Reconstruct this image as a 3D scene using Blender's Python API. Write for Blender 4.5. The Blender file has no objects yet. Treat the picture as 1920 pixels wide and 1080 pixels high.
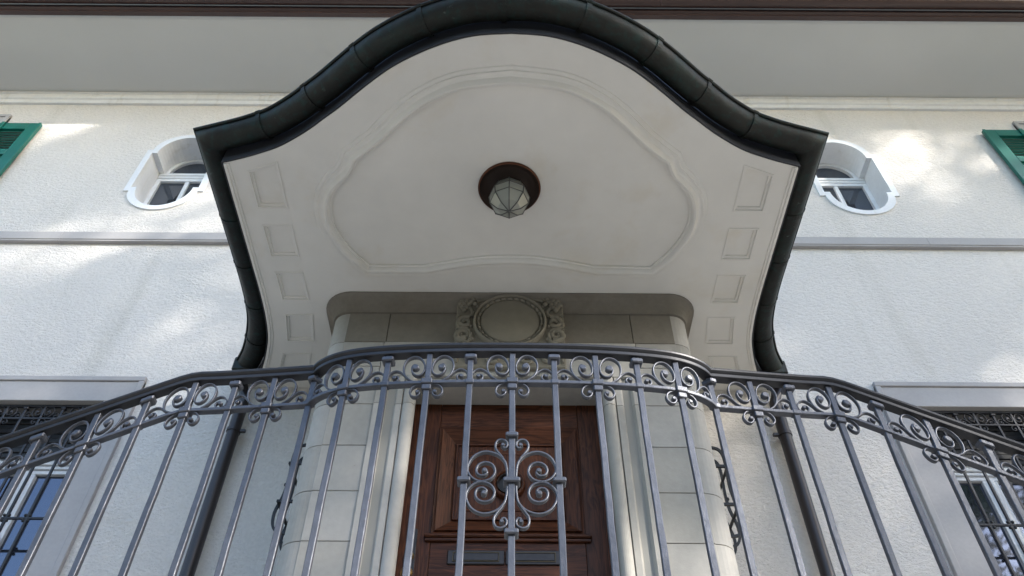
import bpy, bmesh, math, random
from mathutils import Vector, Matrix
R = math.radians
rnd = random.Random(7)
scene = bpy.context.scene
COL = scene.collection

# ------------------------------------------------------------------ camera, sky, sun, exposure
# z = 0 is the height of the lens; the garden lies 1.6 m lower.  x runs along the facade, y is the distance from the lens.
cd = bpy.data.cameras.new('camera'); cam = bpy.data.objects.new('camera', cd); COL.objects.link(cam)
cd.sensor_width = 36.0; cd.lens = 36.0 * 1480 / 1920; cd.clip_start = 0.05; cd.clip_end = 2000
cam.matrix_world = Matrix.Translation((0.012, 0, 0)) @ Matrix.Rotation(R(90 + 47.3), 4, 'X') @ Matrix.Rotation(R(0.4), 4, 'Z')
scene.camera = cam

TO_SUN = Vector((1.0, -0.80, 0.56)).normalized()
world = bpy.data.worlds.new('World'); scene.world = world; world.use_nodes = True
wn = world.node_tree.nodes; wl = world.node_tree.links
sky = wn.new('ShaderNodeTexSky'); sky.sky_type = 'NISHITA'; sky.sun_disc = False
sky.sun_elevation = math.asin(TO_SUN.z); sky.sun_rotation = math.atan2(TO_SUN.x, TO_SUN.y)
sky.air_density = 1.0; sky.dust_density = 0.75; sky.ozone_density = 0.4
wn['Background'].inputs['Strength'].default_value = 0.15
wl.new(sky.outputs[0], wn['Background'].inputs['Color'])
sd = bpy.data.lights.new('sun', 'SUN'); sun = bpy.data.objects.new('sun', sd); COL.objects.link(sun)
sd.energy = 3.4; sd.angle = R(0.8); sd.color = (1.0, 0.94, 0.85)
sun.rotation_euler = TO_SUN.to_track_quat('Z', 'Y').to_euler(); sun.location = (20, -16, 14)
vs = scene.view_settings
vs.view_transform = 'Standard'; vs.look = 'None'; vs.gamma = 1.0; vs.use_curve_mapping = False
vs.exposure = 1.86
cy = scene.cycles
cy.max_bounces = 6; cy.diffuse_bounces = 4; cy.glossy_bounces = 3; cy.transmission_bounces = 4; cy.transparent_max_bounces = 4
cy.caustics_reflective = False; cy.caustics_refractive = False

# ------------------------------------------------------------------ materials
def mat(name, color, rough=0.7, metal=0.0, spec=0.5, bump=None, vary=None, tint=None, streak=None, chips=None, rand=0.0):
    """bump: list of (kind, scale, distance, strength); vary: (scale, amount) brightness mottling; tint: (colour, scale, lo, hi) patches"""
    m = bpy.data.materials.new(name); m.use_nodes = True
    nt = m.node_tree; n = nt.nodes; l = nt.links
    b = n['Principled BSDF']
    b.inputs['Roughness'].default_value = rough; b.inputs['Metallic'].default_value = metal
    b.inputs['Specular IOR Level'].default_value = spec
    tc = n.new('ShaderNodeTexCoord')
    rgb = n.new('ShaderNodeRGB'); rgb.outputs[0].default_value = (*color, 1)
    cur = rgb.outputs[0]
    def noise(scale, detail=4, rough_=0.55, dist=0.0):
        t = n.new('ShaderNodeTexNoise'); t.inputs['Scale'].default_value = scale; t.inputs['Detail'].default_value = detail
        t.inputs['Roughness'].default_value = rough_; t.inputs['Distortion'].default_value = dist
        l.new(tc.outputs['Object'], t.inputs['Vector']); return t
    def mixc(kind, fac, a, c):
        x = n.new('ShaderNodeMix'); x.data_type = 'RGBA'; x.blend_type = kind
        if isinstance(fac, float): x.inputs[0].default_value = fac
        else: l.new(fac, x.inputs[0])
        l.new(a, x.inputs[6])
        if isinstance(c, tuple): x.inputs[7].default_value = (*c, 1)
        else: l.new(c, x.inputs[7])
        return x.outputs[2]
    def ramp(src, lo, hi, a=(0, 0, 0), c=(1, 1, 1)):
        r = n.new('ShaderNodeValToRGB'); r.color_ramp.elements[0].position = lo; r.color_ramp.elements[1].position = hi
        r.color_ramp.elements[0].color = (*a, 1); r.color_ramp.elements[1].color = (*c, 1)
        l.new(src, r.inputs[0]); return r.outputs[0]
    if tint:
        for (tcol, sc, lo, hi) in tint:
            cur = mixc('MIX', ramp(noise(sc, 5, 0.6, 0.3).outputs[0], lo, hi), cur, tcol)
    if streak:
        scol, sx, sz, lo, hi = streak
        mp_ = n.new('ShaderNodeMapping'); mp_.inputs['Scale'].default_value = (sx, sx, sz); l.new(tc.outputs['Object'], mp_.inputs['Vector'])
        t = n.new('ShaderNodeTexNoise'); t.inputs['Scale'].default_value = 1.0; t.inputs['Detail'].default_value = 5; l.new(mp_.outputs[0], t.inputs['Vector'])
        cur = mixc('MIX', ramp(t.outputs[0], lo, hi), cur, scol)
    if chips:
        for (ccol, sc, lo, hi) in chips:
            cur = mixc('MIX', ramp(noise(sc, 6, 0.7).outputs[0], lo, hi), cur, ccol)
    if vary:
        for (sc, amt) in vary:
            g = ramp(noise(sc).outputs[0], 0.3, 0.7, (1 - amt,) * 3, (1 + amt * 0.4,) * 3)
            cur = mixc('MULTIPLY', 1.0, cur, g)
    if rand:
        oi = n.new('ShaderNodeObjectInfo'); cur = mixc('MULTIPLY', 1.0, cur, ramp(oi.outputs['Random'], 0.0, 1.0, (1 - rand, 1 - rand, 1 - rand * 1.15), (1.0, 1.0, 1.0)))
    l.new(cur, b.inputs['Base Color'])
    if bump:
        prev = None
        for (kind, sc, dist, st) in bump:
            if kind == 'noise': src = noise(sc, 5, 0.6).outputs[0]
            elif kind == 'fine': src = noise(sc, 2, 0.5).outputs[0]
            elif kind == 'harl':
                mp_ = n.new('ShaderNodeMapping'); mp_.inputs['Scale'].default_value = (sc * .62, sc * .62, sc); mp_.inputs['Rotation'].default_value = (0, R(8), 0); l.new(tc.outputs['Object'], mp_.inputs['Vector'])
                t = n.new('ShaderNodeTexNoise'); t.inputs['Scale'].default_value = 1.0; t.inputs['Detail'].default_value = 6; t.inputs['Roughness'].default_value = 0.66; t.inputs['Distortion'].default_value = 0.5
                l.new(mp_.outputs[0], t.inputs['Vector']); src = ramp(t.outputs[0], 0.33, 0.62)
            elif kind == 'cast':
                t = n.new('ShaderNodeTexVoronoi'); t.inputs['Scale'].default_value = sc; t.feature = 'F1'
                w = noise(sc * 0.6, 3); a = n.new('ShaderNodeVectorMath'); a.operation = 'MULTIPLY_ADD'
                l.new(w.outputs[1], a.inputs[0]); a.inputs[1].default_value = (0.06,) * 3; l.new(tc.outputs['Object'], a.inputs[2])
                l.new(a.outputs[0], t.inputs['Vector']); src = t.outputs[0]
            bp = n.new('ShaderNodeBump'); bp.inputs['Distance'].default_value = dist; bp.inputs['Strength'].default_value = st
            l.new(src, bp.inputs['Height'])
            if prev: l.new(prev, bp.inputs['Normal'])
            prev = bp.outputs[0]
        l.new(prev, b.inputs['Normal'])
    return m

def wood(name, axis, base=(0.100, 0.033, 0.0145), dark=(0.034, 0.0108, 0.0052)):
    m = bpy.data.materials.new(name); m.use_nodes = True
    nt = m.node_tree; n = nt.nodes; l = nt.links; b = n['Principled BSDF']
    b.inputs['Roughness'].default_value = 0.5; b.inputs['Specular IOR Level'].default_value = 0.25
    tc = n.new('ShaderNodeTexCoord'); mp = n.new('ShaderNodeMapping')
    s = {'z': (9, 9, 1.1), 'x': (1.1, 9, 9)}[axis]; mp.inputs['Scale'].default_value = s
    oi = n.new('ShaderNodeObjectInfo'); of = n.new('ShaderNodeVectorMath'); of.operation = 'MULTIPLY_ADD'; of.inputs[1].default_value = (7, 5, 9)
    l.new(oi.outputs['Random'], of.inputs[0]); l.new(tc.outputs['Object'], of.inputs[2])
    l.new(of.outputs[0], mp.inputs['Vector'])
    n1 = n.new('ShaderNodeTexNoise'); n1.inputs['Scale'].default_value = 1.6; n1.inputs['Detail'].default_value = 3; n1.inputs['Distortion'].default_value = 1.2
    l.new(mp.outputs[0], n1.inputs['Vector'])
    mu = n.new('ShaderNodeMath'); mu.operation = 'MULTIPLY'; mu.inputs[1].default_value = 42; l.new(n1.outputs[0], mu.inputs[0])
    si = n.new('ShaderNodeMath'); si.operation = 'SINE'; l.new(mu.outputs[0], si.inputs[0])
    mp2 = n.new('ShaderNodeMapping'); mp2.inputs['Scale'].default_value = {'z': (160, 160, 5), 'x': (5, 160, 160)}[axis]; l.new(tc.outputs['Object'], mp2.inputs['Vector'])
    n2 = n.new('ShaderNodeTexNoise'); n2.inputs['Scale'].default_value = 1.0; n2.inputs['Detail'].default_value = 4; l.new(mp2.outputs[0], n2.inputs['Vector'])
    ad = n.new('ShaderNodeMath'); ad.operation = 'MULTIPLY_ADD'; ad.inputs[1].default_value = 0.16; l.new(si.outputs[0], ad.inputs[0]); l.new(n2.outputs[0], ad.inputs[2])
    r = n.new('ShaderNodeValToRGB'); r.color_ramp.elements[0].position = 0.25; r.color_ramp.elements[1].position = 0.75
    r.color_ramp.elements[0].color = (*dark, 1); r.color_ramp.elements[1].color = (*base, 1); l.new(ad.outputs[0], r.inputs[0])
    l.new(r.outputs[0], b.inputs['Base Color'])
    bp = n.new('ShaderNodeBump'); bp.inputs['Distance'].default_value = 0.001; bp.inputs['Strength'].default_value = 0.5
    l.new(ad.outputs[0], bp.inputs['Height']); l.new(bp.outputs[0], b.inputs['Normal'])
    return m

M = {}
M['plaster'] = mat('roughcast_plaster', (0.755, 0.716, 0.676), 0.9, 0, 0.25,
    streak=((0.61, 0.58, 0.53), 3.2, 0.28, 0.57, 0.84),
    bump=[('noise', 5, 0.03, 0.35), ('harl', 46, 0.013, 0.65), ('noise', 130, 0.004, 0.5)], vary=[(0.7, 0.05), (45, 0.07)], tint=[((0.68, 0.64, 0.58), 1.7, 0.62, 0.9)])
M['soffit'] = mat('smooth_ceiling_plaster', (0.75, 0.732, 0.695), 0.75, 0, 0.3, bump=[('noise', 6, 0.005, 0.3), ('fine', 160, 0.0006, 0.3)], vary=[(1.3, 0.05), (7, 0.03)], tint=[((0.68, 0.63, 0.54), 2.2, 0.55, 0.85), ((0.62, 0.58, 0.50), 0.9, 0.60, 0.85)])
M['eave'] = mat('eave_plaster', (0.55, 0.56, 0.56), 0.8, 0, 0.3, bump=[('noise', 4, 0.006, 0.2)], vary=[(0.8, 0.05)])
M['white'] = mat('white_paint', (0.74, 0.755, 0.78), 0.55, 0, 0.4, bump=[('noise', 14, 0.003, 0.35)], vary=[(5, 0.06), (28, 0.04)], streak=((0.58, 0.57, 0.54), 9, 1.2, 0.60, 0.85))
M['stone'] = mat('grey_sandstone', (0.435, 0.415, 0.390), 0.85, 0, 0.3, rand=0.18, streak=((0.34, 0.335, 0.32), 5, 0.8, 0.54, 0.78), chips=[((0.25, 0.24, 0.22), 70, 0.66, 0.78)], bump=[('noise', 40, 0.002, 0.4), ('fine', 220, 0.0008, 0.5)], vary=[(3.0, 0.10), (26, 0.06)], tint=[((0.36, 0.345, 0.31), 1.4, 0.5, 0.9)])
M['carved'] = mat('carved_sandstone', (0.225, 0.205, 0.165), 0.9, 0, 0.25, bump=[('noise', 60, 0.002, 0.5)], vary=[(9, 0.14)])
M['frieze'] = mat('brown_shade_darkened_sandstone', (0.225, 0.205, 0.175), 0.9, 0, 0.25, rand=0.12, bump=[('noise', 40, 0.002, 0.5), ('fine', 220, 0.0008, 0.5)], vary=[(4, 0.14), (30, 0.08)], tint=[((0.19, 0.165, 0.135), 3.0, 0.45, 0.8)])  # browner stone, with the shade under the canopy also darkened into its colour
M['mortar'] = mat('mortar', (0.30, 0.29, 0.265), 0.95)
M['frame_stone'] = mat('violet_grey_stone', (0.40, 0.385, 0.385), 0.85, 0, 0.3, bump=[('noise', 50, 0.0015, 0.4), ('fine', 240, 0.0006, 0.5)], vary=[(2.2, 0.10), (40, 0.05)])
M['iron'] = mat('grey_iron_paint', (0.090, 0.096, 0.116), 0.42, 0.45, 0.5, bump=[('noise', 60, 0.0022, 0.6), ('fine', 260, 0.0009, 0.6)], vary=[(30, 0.2), (4, 0.12)], chips=[((0.075, 0.042, 0.028), 60, 0.64, 0.72), ((0.30, 0.31, 0.34), 140, 0.67, 0.74)])
M['rail_iron'] = mat('dark_handrail_paint', (0.030, 0.031, 0.037), 0.46, 0.35, 0.5, bump=[('noise', 45, 0.0012, 0.5)], vary=[(25, 0.2)])
M['black_iron'] = mat('black_iron', (0.018, 0.019, 0.022), 0.5, 0.3, 0.5, bump=[('noise', 70, 0.001, 0.5)])
M['copper'] = mat('dark_patinated_copper', (0.019, 0.020, 0.018), 0.55, 0.45, 0.4, bump=[('noise', 9, 0.010, 0.55), ('noise', 45, 0.002, 0.5)],
    vary=[(9, 0.25)], streak=((0.016, 0.036, 0.034), 26, 3.0, 0.52, 0.72), tint=[((0.018, 0.030, 0.027), 5.0, 0.50, 0.75), ((0.10, 0.13, 0.12), 20, 0.66, 0.80)], chips=[((0.10, 0.13, 0.12), 60, 0.71, 0.76)])
M['flashing'] = mat('lead_flashing', (0.050, 0.052, 0.060), 0.48, 0.45, 0.5, bump=[('noise', 7, 0.004, 0.4)], vary=[(6, 0.2)])
M['pipe'] = mat('brown_downpipe_paint', (0.030, 0.025, 0.027), 0.38, 0.2, 0.5, bump=[('noise', 20, 0.001, 0.3)])
M['brown'] = mat('brown_eave_paint', (0.052, 0.027, 0.023), 0.4, 0, 0.5, bump=[('noise', 20, 0.002, 0.3)], vary=[(4, 0.12)])
M['green'] = mat('green_shutter_paint', (0.004, 0.125, 0.098), 0.32, 0, 0.5, bump=[('noise', 25, 0.001, 0.3)], vary=[(6, 0.12)])
M['bronze'] = mat('dark_bronze', (0.030, 0.020, 0.016), 0.45, 0.6, 0.5, bump=[('noise', 30, 0.002, 0.4)])
M['copper_rim'] = mat('bare_copper_rim', (0.10, 0.038, 0.020), 0.42, 0.7, 0.5, vary=[(20, 0.25)])
M['brass'] = mat('worn_brass', (0.42, 0.27, 0.10), 0.35, 0.9, 0.5)
M['dull_brass'] = mat('dull_brass', (0.085, 0.062, 0.035), 0.45, 0.8, 0.5)
M['plate'] = mat('tarnished_letter_plate', (0.045, 0.038, 0.036), 0.35, 0.7, 0.5, vary=[(30, 0.2)])
M['lead'] = mat('lead_came', (0.10, 0.10, 0.10), 0.45, 0.8, 0.5)
M['wood_z'] = wood('oak_upright_grain', 'z'); M['wood_x'] = wood('oak_level_grain', 'x')
M['dark'] = mat('dark_blind', (0.012, 0.012, 0.014), 0.5)
M['gravel'] = mat('grey_gravel', (0.40, 0.38, 0.34), 0.95, bump=[('cast', 60, 0.02, 0.8)], vary=[(25, 0.25)], tint=[((0.33, 0.31, 0.275), 0.8, 0.4, 0.7)])
M['step'] = mat('step_stone', (0.38, 0.37, 0.34), 0.85, bump=[('noise', 30, 0.003, 0.4)], vary=[(3, 0.15)])
M['bark'] = mat('bark', (0.09, 0.065, 0.045), 0.95, bump=[('noise', 20, 0.03, 0.8)])
M['leaf'] = mat('leaf', (0.060, 0.105, 0.028), 0.6, vary=[(2, 0.3)])

def glass_mat(name, base, refl, rough=0.015):
    m = bpy.data.materials.new(name); m.use_nodes = True
    nt = m.node_tree; n = nt.nodes; l = nt.links; b = n['Principled BSDF']
    b.inputs['Base Color'].default_value = (*base, 1); b.inputs['Roughness'].default_value = 0.08
    g = n.new('ShaderNodeBsdfGlossy'); g.inputs['Roughness'].default_value = rough; g.inputs['Color'].default_value = (0.55, 0.68, 1, 1)
    tc = n.new('ShaderNodeTexCoord'); t = n.new('ShaderNodeTexNoise'); t.inputs['Scale'].default_value = 1.8; l.new(tc.outputs['Object'], t.inputs['Vector'])
    bp = n.new('ShaderNodeBump'); bp.inputs['Distance'].default_value = 0.01; bp.inputs['Strength'].default_value = 0.12
    l.new(t.outputs[0], bp.inputs['Height']); l.new(bp.outputs[0], g.inputs['Normal'])
    mx = n.new('ShaderNodeMixShader'); mx.inputs[0].default_value = refl
    l.new(b.outputs[0], mx.inputs[1]); l.new(g.outputs[0], mx.inputs[2]); l.new(mx.outputs[0], n['Material Output'].inputs['Surface'])
    return m
M['pane'] = glass_mat('window_glass', (0.02, 0.022, 0.03), 0.13, 0.03)
M['pane_dim'] = glass_mat('oval_window_glass', (0.030, 0.035, 0.04), 0.10)
def lamp_glass():
    m = bpy.data.materials.new('frosted_lamp_glass'); m.use_nodes = True
    b = m.node_tree.nodes['Principled BSDF']
    b.inputs['Base Color'].default_value = (0.62, 0.64, 0.58, 1); b.inputs['Roughness'].default_value = 0.12
    b.inputs['Transmission Weight'].default_value = 0.55; b.inputs['IOR'].default_value = 1.3
    return m
M['lamp_glass'] = lamp_glass()

# ------------------------------------------------------------------ mesh helpers
def link(name, me, material, parent=None, kind=None):
    o = bpy.data.objects.new(name, me); COL.objects.link(o)
    if material is not None and not me.materials: me.materials.append(M[material] if isinstance(material, str) else material)
    if parent is not None: o.parent = parent
    if kind: o['kind'] = kind
    return o

def thing(name, label, cat, group=None, loc=(0, 0, 0)):
    o = bpy.data.objects.new(name, None); COL.objects.link(o); o.location = loc
    o.empty_display_size = 0.1; o['label'] = label; o['category'] = cat
    if group: o['group'] = group
    return o

class MB:
    """collects pieces of ONE part"""
    def __init__(s): s.v = []; s.f = []; s.sm = []; s.mi = []
    def add(s, v, f, smooth=False, mi=0):
        k = len(s.v); s.v += [tuple(p) for p in v]; s.f += [tuple(i + k for i in q) for q in f]; s.sm += [smooth] * len(f); s.mi += [mi] * len(f); return s
    def box(s, x0, x1, y0, y1, z0, z1, c=0.0, mi=0):
        if x0 > x1: x0, x1 = x1, x0
        if c <= 0:
            v = [(x, y, z) for z in (z0, z1) for y in (y0, y1) for x in (x0, x1)]
            return s.add(v, [(0, 2, 3, 1), (4, 5, 7, 6), (0, 1, 5, 4), (2, 6, 7, 3), (0, 4, 6, 2), (1, 3, 7, 5)], mi=mi)
        bm = bmesh.new(); bmesh.ops.create_cube(bm, size=1.0)
        for p in bm.verts: p.co = Vector(((x0 + x1) / 2 + p.co.x * (x1 - x0), (y0 + y1) / 2 + p.co.y * (y1 - y0), (z0 + z1) / 2 + p.co.z * (z1 - z0)))
        bmesh.ops.bevel(bm, geom=bm.edges[:], offset=c, segments=1, affect='EDGES')
        bm.verts.index_update(); s.add([p.co[:] for p in bm.verts], [[q.index for q in f.verts] for f in bm.faces], mi=mi); bm.free(); return s
    def tube(s, pts, r, n=10, caps=True, smooth=True):
        pts = [Vector(p) for p in pts]; rr = r if isinstance(r, (list, tuple)) else [r] * len(pts); rings = []
        up = Vector((0, 0, 1))
        for i, p in enumerate(pts):
            d = (pts[min(i + 1, len(pts) - 1)] - pts[max(i - 1, 0)]).normalized()
            a = d.cross(up if abs(d.z) < 0.95 else Vector((0, 1, 0))).normalized(); b = d.cross(a)
            rings.append([p + (a * math.cos(2 * math.pi * k / n) + b * math.sin(2 * math.pi * k / n)) * rr[i] for k in range(n)])
        v = [q for g in rings for q in g]
        f = [(i * n + k, i * n + (k + 1) % n, (i + 1) * n + (k + 1) % n, (i + 1) * n + k) for i in range(len(pts) - 1) for k in range(n)]
        s.add(v, f, smooth)
        if caps: s.add(rings[0], [tuple(range(n))]); s.add(rings[-1], [tuple(range(n))])
        return s
    def sphere(s, c, r, nu=8, nv=5):
        v = [(c[0], c[1], c[2] + r)]; f = []
        for j in range(1, nv):
            a = math.pi * j / nv
            for k in range(nu):
                b = 2 * math.pi * k / nu; v.append((c[0] + r * math.sin(a) * math.cos(b), c[1] + r * math.sin(a) * math.sin(b), c[2] + r * math.cos(a)))
        v.append((c[0], c[1], c[2] - r)); L = len(v) - 1
        for k in range(nu):
            f.append((0, 1 + k, 1 + (k + 1) % nu)); f.append((L, 1 + (nv - 2) * nu + (k + 1) % nu, 1 + (nv - 2) * nu + k))
            for j in range(nv - 2): f.append((1 + j * nu + k, 1 + (j + 1) * nu + k, 1 + (j + 1) * nu + (k + 1) % nu, 1 + j * nu + (k + 1) % nu))
        return s.add(v, f, True)
    def strip(s, rings, closed_path=False, closed_prof=True, smooth=False, caps=True, mi=0):
        n = len(rings[0]); m = len(rings); v = [p for g in rings for p in g]; f = []
        for i in range(m if closed_path else m - 1):
            j = (i + 1) % m
            for k in range(n if closed_prof else n - 1):
                q = (k + 1) % n; f.append((i * n + k, i * n + q, j * n + q, j * n + k))
        s.add(v, f, smooth, mi)
        if caps and not closed_path and closed_prof: s.add(rings[0], [tuple(range(n))], mi=mi); s.add(rings[-1], [tuple(range(n))], mi=mi)
        return s
    def mesh(s, name):
        me = bpy.data.meshes.new(name); me.from_pydata(s.v, [], s.f); me.update()
        bm = bmesh.new(); bm.from_mesh(me); bmesh.ops.recalc_face_normals(bm, faces=bm.faces[:]); bm.to_mesh(me); bm.free()
        me.polygons.foreach_set('use_smooth', s.sm); me.polygons.foreach_set('material_index', s.mi); return me
    def build(s, name, material, parent=None, kind=None): return link(name, s.mesh(name), material, parent, kind)

def box(name, x0, x1, y0, y1, z0, z1, material, parent=None, c=0.0, kind=None): return MB().box(x0, x1, y0, y1, z0, z1, c).build(name, material, parent, kind)

def smooth_path(pts, per=6, closed=False):
    """Catmull-Rom through pts"""
    out = []; n = len(pts)
    for i in range(n if closed else n - 1):
        g = lambda k: pts[k % n] if closed else pts[max(0, min(n - 1, k))]
        p0, p1, p2, p3 = g(i - 1), g(i), g(i + 1), g(i + 2)
        for k in range(per):
            t = k / per
            out.append(tuple(0.5 * (2 * b + (c - a) * t + (2 * a - 5 * b + 4 * c - d) * t * t + (3 * b - a - 3 * c + d) * t ** 3) for a, b, c, d in zip(p0, p1, p2, p3)))
    if not closed: out.append(tuple(pts[-1]))
    return out

def plan_normals(path, closed=False):
    """mitred outward (right-hand) normals of a plan path"""
    n = len(path); res = []
    for i in range(n):
        a = path[i - 1] if (closed or i > 0) else None; b = path[i]; c = path[(i + 1) % n] if (closed or i < n - 1) else None
        ds = []
        if a is not None: d = Vector((b[0] - a[0], b[1] - a[1])); ds.append(d.normalized())
        if c is not None: d = Vector((c[0] - b[0], c[1] - b[1])); ds.append(d.normalized())
        ns = [Vector((d.y, -d.x)) for d in ds]
        if len(ns) == 1: res.append(ns[0])
        else:
            s = (ns[0] + ns[1]).normalized(); res.append(s / max(0.35, s.dot(ns[0])))
    return res

def sweep(path, prof, closed=False, closed_prof=True, smooth=False, mb=None):
    """path: (x, y) or (x, y, z) points; prof: (offset, z)"""
    nn = plan_normals(path, closed); rings = []
    for p, n in zip(path, nn):
        z0 = p[2] if len(p) > 2 else 0.0
        rings.append([(p[0] + n.x * o, p[1] + n.y * o, z0 + z) for o, z in prof])
    mb = mb or MB()
    return mb.strip(rings, closed, closed_prof, smooth)

def plate(name, loops, axis, d0, d1, material, parent=None, kind=None):
    """flat plate with holes: loops of 2D points; axis 'y' -> (x, z) outline from y=d0 to d1; axis 'z' -> (x, y) outline"""
    cu = bpy.data.curves.new('outline', 'CURVE'); cu.dimensions = '2D'; cu.fill_mode = 'BOTH'; cu.extrude = abs(d1 - d0) / 2
    for lp in loops:
        sp = cu.splines.new('POLY'); sp.points.add(len(lp) - 1); sp.use_cyclic_u = True
        for q, p in zip(sp.points, lp): q.co = (p[0], p[1], 0, 1)
    tmp = bpy.data.objects.new('tmp', cu); COL.objects.link(tmp)
    me = bpy.data.meshes.new_from_object(tmp.evaluated_get(bpy.context.evaluated_depsgraph_get()))
    bpy.data.objects.remove(tmp); bpy.data.curves.remove(cu)
    c = (d0 + d1) / 2
    me.transform(Matrix.Translation((0, c, 0)) @ Matrix.Rotation(R(90), 4, 'X') if axis == 'y' else Matrix.Translation((0, 0, c)))
    me.materials.clear(); me.name = name
    for p in me.polygons: p.use_smooth = False
    return link(name, me, material, parent, kind)

def rect(x0, x1, z0, z1): return [(x0, z0), (x1, z0), (x1, z1), (x0, z1)]
def prism(name, poly, z0, z1, material, parent, c=0.0):
    """plan polygon extruded upwards"""
    bm = bmesh.new(); b = [bm.verts.new((x, y, z0)) for x, y in poly]; f = bm.faces.new(b)
    r = bmesh.ops.extrude_face_region(bm, geom=[f]); vs_ = [e for e in r['geom'] if isinstance(e, bmesh.types.BMVert)]
    bmesh.ops.translate(bm, vec=(0, 0, z1 - z0), verts=vs_); bmesh.ops.recalc_face_normals(bm, faces=bm.faces[:])
    if c > 0:
        ed = [e for e in bm.edges if abs(e.verts[0].co.z - e.verts[1].co.z) < 1e-5]
        bmesh.ops.bevel(bm, geom=ed, offset=c, segments=1, affect='EDGES')
    me = bpy.data.meshes.new(name); bm.to_mesh(me); bm.free(); return link(name, me, material, parent)
def mx(poly, s): return [(s * a, b) for a, b in poly]

# ------------------------------------------------------------------ main distances (metres)
W = 4.65       # facade plane
P = 3.72       # front of the stone porch
DOOR = 3.94    # door face
SOF = 3.902    # canopy ceiling
GROUND = -1.6; LAND = 0.90
WINX = 3.47    # axis of the windows beside the door

# ------------------------------------------------------------------ ground
MB().add([(-300, -300, GROUND), (300, -300, GROUND), (300, 300, GROUND), (-300, 300, GROUND)], [(0, 1, 2, 3)]).build('ground', 'gravel', kind='structure')

# ------------------------------------------------------------------ villa
villa = thing('villa', 'white roughcast villa facade with oval windows, stone frames and wide eaves', 'house', loc=(0, W, GROUND))
def VP(o):   # parent to the villa keeping world coordinates
    o.parent = villa; o.location = (-Vector((0, W, GROUND))) + Vector(o.location); return o

def oval(cx, grow=0.0):
    """notched oval outline, counter-clockwise, grown by `grow`"""
    r = 0.342 + grow; h = 0.398 + grow; zb = 6.415; zt = 7.150; q = 0.302
    pts = [(cx + r * math.cos(a), zb - grow + q * math.sin(a)) for a in [math.pi + math.pi * k / 24 for k in range(25)]]
    pts += [(cx + h, zb - grow), (cx + h, zt + grow), (cx + r, zt + grow)]
    pts += [(cx + r * math.cos(a), zt + grow + q * math.sin(a)) for a in [math.pi * k / 24 for k in range(1, 24)]]
    pts += [(cx - r, zt + grow), (cx - h, zt + grow), (cx - h, zb - grow)]
    out = []
    for p in pts:
        if not out or (abs(p[0] - out[-1][0]) + abs(p[1] - out[-1][1])) > 1e-4: out.append(p)
    if abs(out[0][0] - out[-1][0]) + abs(out[0][1] - out[-1][1]) < 1e-4: out.pop()
    return out
loops = [rect(-9, 9, GROUND, 8.2)]
for s in (-1, 1):
    loops += [oval(s * WINX, -0.02), rect(s * WINX - 0.62, s * WINX + 0.62, 1.45, 3.92), rect(s * 6.32 - 0.6, s * 6.32 + 0.6, 5.95, 7.76)]
VP(plate('wall', loops, 'y', W, W + 0.10, 'plaster'))

# string course in lengths, with a fine joint between
xs = [-9, -6.2, -4.15, -2.2, 0, 2.25, 3.85, 6.0, 9]
for a, b in zip(xs, xs[1:]):
    v = MB(); pr = [(W + .002, 5.595), (W - .040, 5.597), (W - .040, 5.612), (W - .048, 5.616), (W - .048, 5.715), (W + .002, 5.745)]
    v.strip([[(a + .0015, y, z) for y, z in pr], [(b - .0015, y, z) for y, z in pr]]); VP(v.build('string_course', 'frame_stone'))

def along_x(name, prof, x0, x1, material, smooth=False):
    v = MB(); v.strip([[(x0, y, z) for y, z in prof], [(x1, y, z) for y, z in prof]], smooth=smooth); return VP(v.build(name, material))
along_x('eave_cornice', [(W + .002, 8.098), (W - .030, 8.100), (W - .032, 8.165), (W - .048, 8.172), (W - .055, 8.182), (W - .057, 8.246), (W - .076, 8.254), (W - .078, 8.275), (W + .002, 8.275)], -9, 9, 'white')
cv = [(W - .06, 8.270)]
for k in range(1, 13):
    t = k / 12; cv.append((W - .06 - 0.90 * t, 8.268 + 0.150 * (1 - math.cos(t * math.pi / 2)) ** 1.2))
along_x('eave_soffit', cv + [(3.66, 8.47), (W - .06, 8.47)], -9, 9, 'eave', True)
F0 = 3.695
along_x('eave_board', [(F0 + .02, 8.405), (F0 - .03, 8.405), (F0 - .03, 8.432), (F0 - .036, 8.436), (F0 - .060, 8.442), (F0 - .060, 8.50), (F0 + .02, 8.50)], -9, 9, 'brown')
gp = [(F0 - .066 - .065 * (1 - math.cos(a)), 8.522 - .065 * math.sin(a)) for a in [math.pi * k / 10 for k in range(11)]]
for a, b in ((-9, -4.6), (-4.6, 1.62), (1.62, 9)):
    v = MB(); v.strip([[(a, y, z) for y, z in gp + [(F0 - .066, 8.525)]], [(b - .004, y, z) for y, z in gp + [(F0 - .066, 8.525)]]], smooth=False); VP(v.build('roof_gutter', 'brown'))
v = MB(); v.add([(-9.2, 3.62, 8.53), (9.2, 3.62, 8.53), (9.2, 9.5, 12.2), (-9.2, 9.5, 12.2), (-9.2, 3.62, 8.57), (9.2, 3.62, 8.57), (9.2, 9.5, 12.26), (-9.2, 9.5, 12.26)],
    [(0, 1, 2, 3), (4, 5, 6, 7), (0, 1, 5, 4), (2, 3, 7, 6), (0, 3, 7, 4), (1, 2, 6, 5)]); VP(v.build('roof', 'brown'))
box_side = [(-9, -8.95), (8.95, 9)]
for a, b in box_side: VP(box('side_wall', a, b, W + .1, 9.5, GROUND, 8.4, 'plaster'))
VP(box('rear_wall', -8.95, 8.95, 9.4, 9.5, GROUND, 8.4, 'plaster'))

def part_empty(name, parent, label=None):
    o = bpy.data.objects.new(name, None); COL.objects.link(o); o.parent = parent; o.empty_display_size = 0.05
    if label: o['label'] = label
    return o
def sub(o, par):   # sub-part of a villa part whose empty sits at world origin
    o.parent = par; return o

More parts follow.
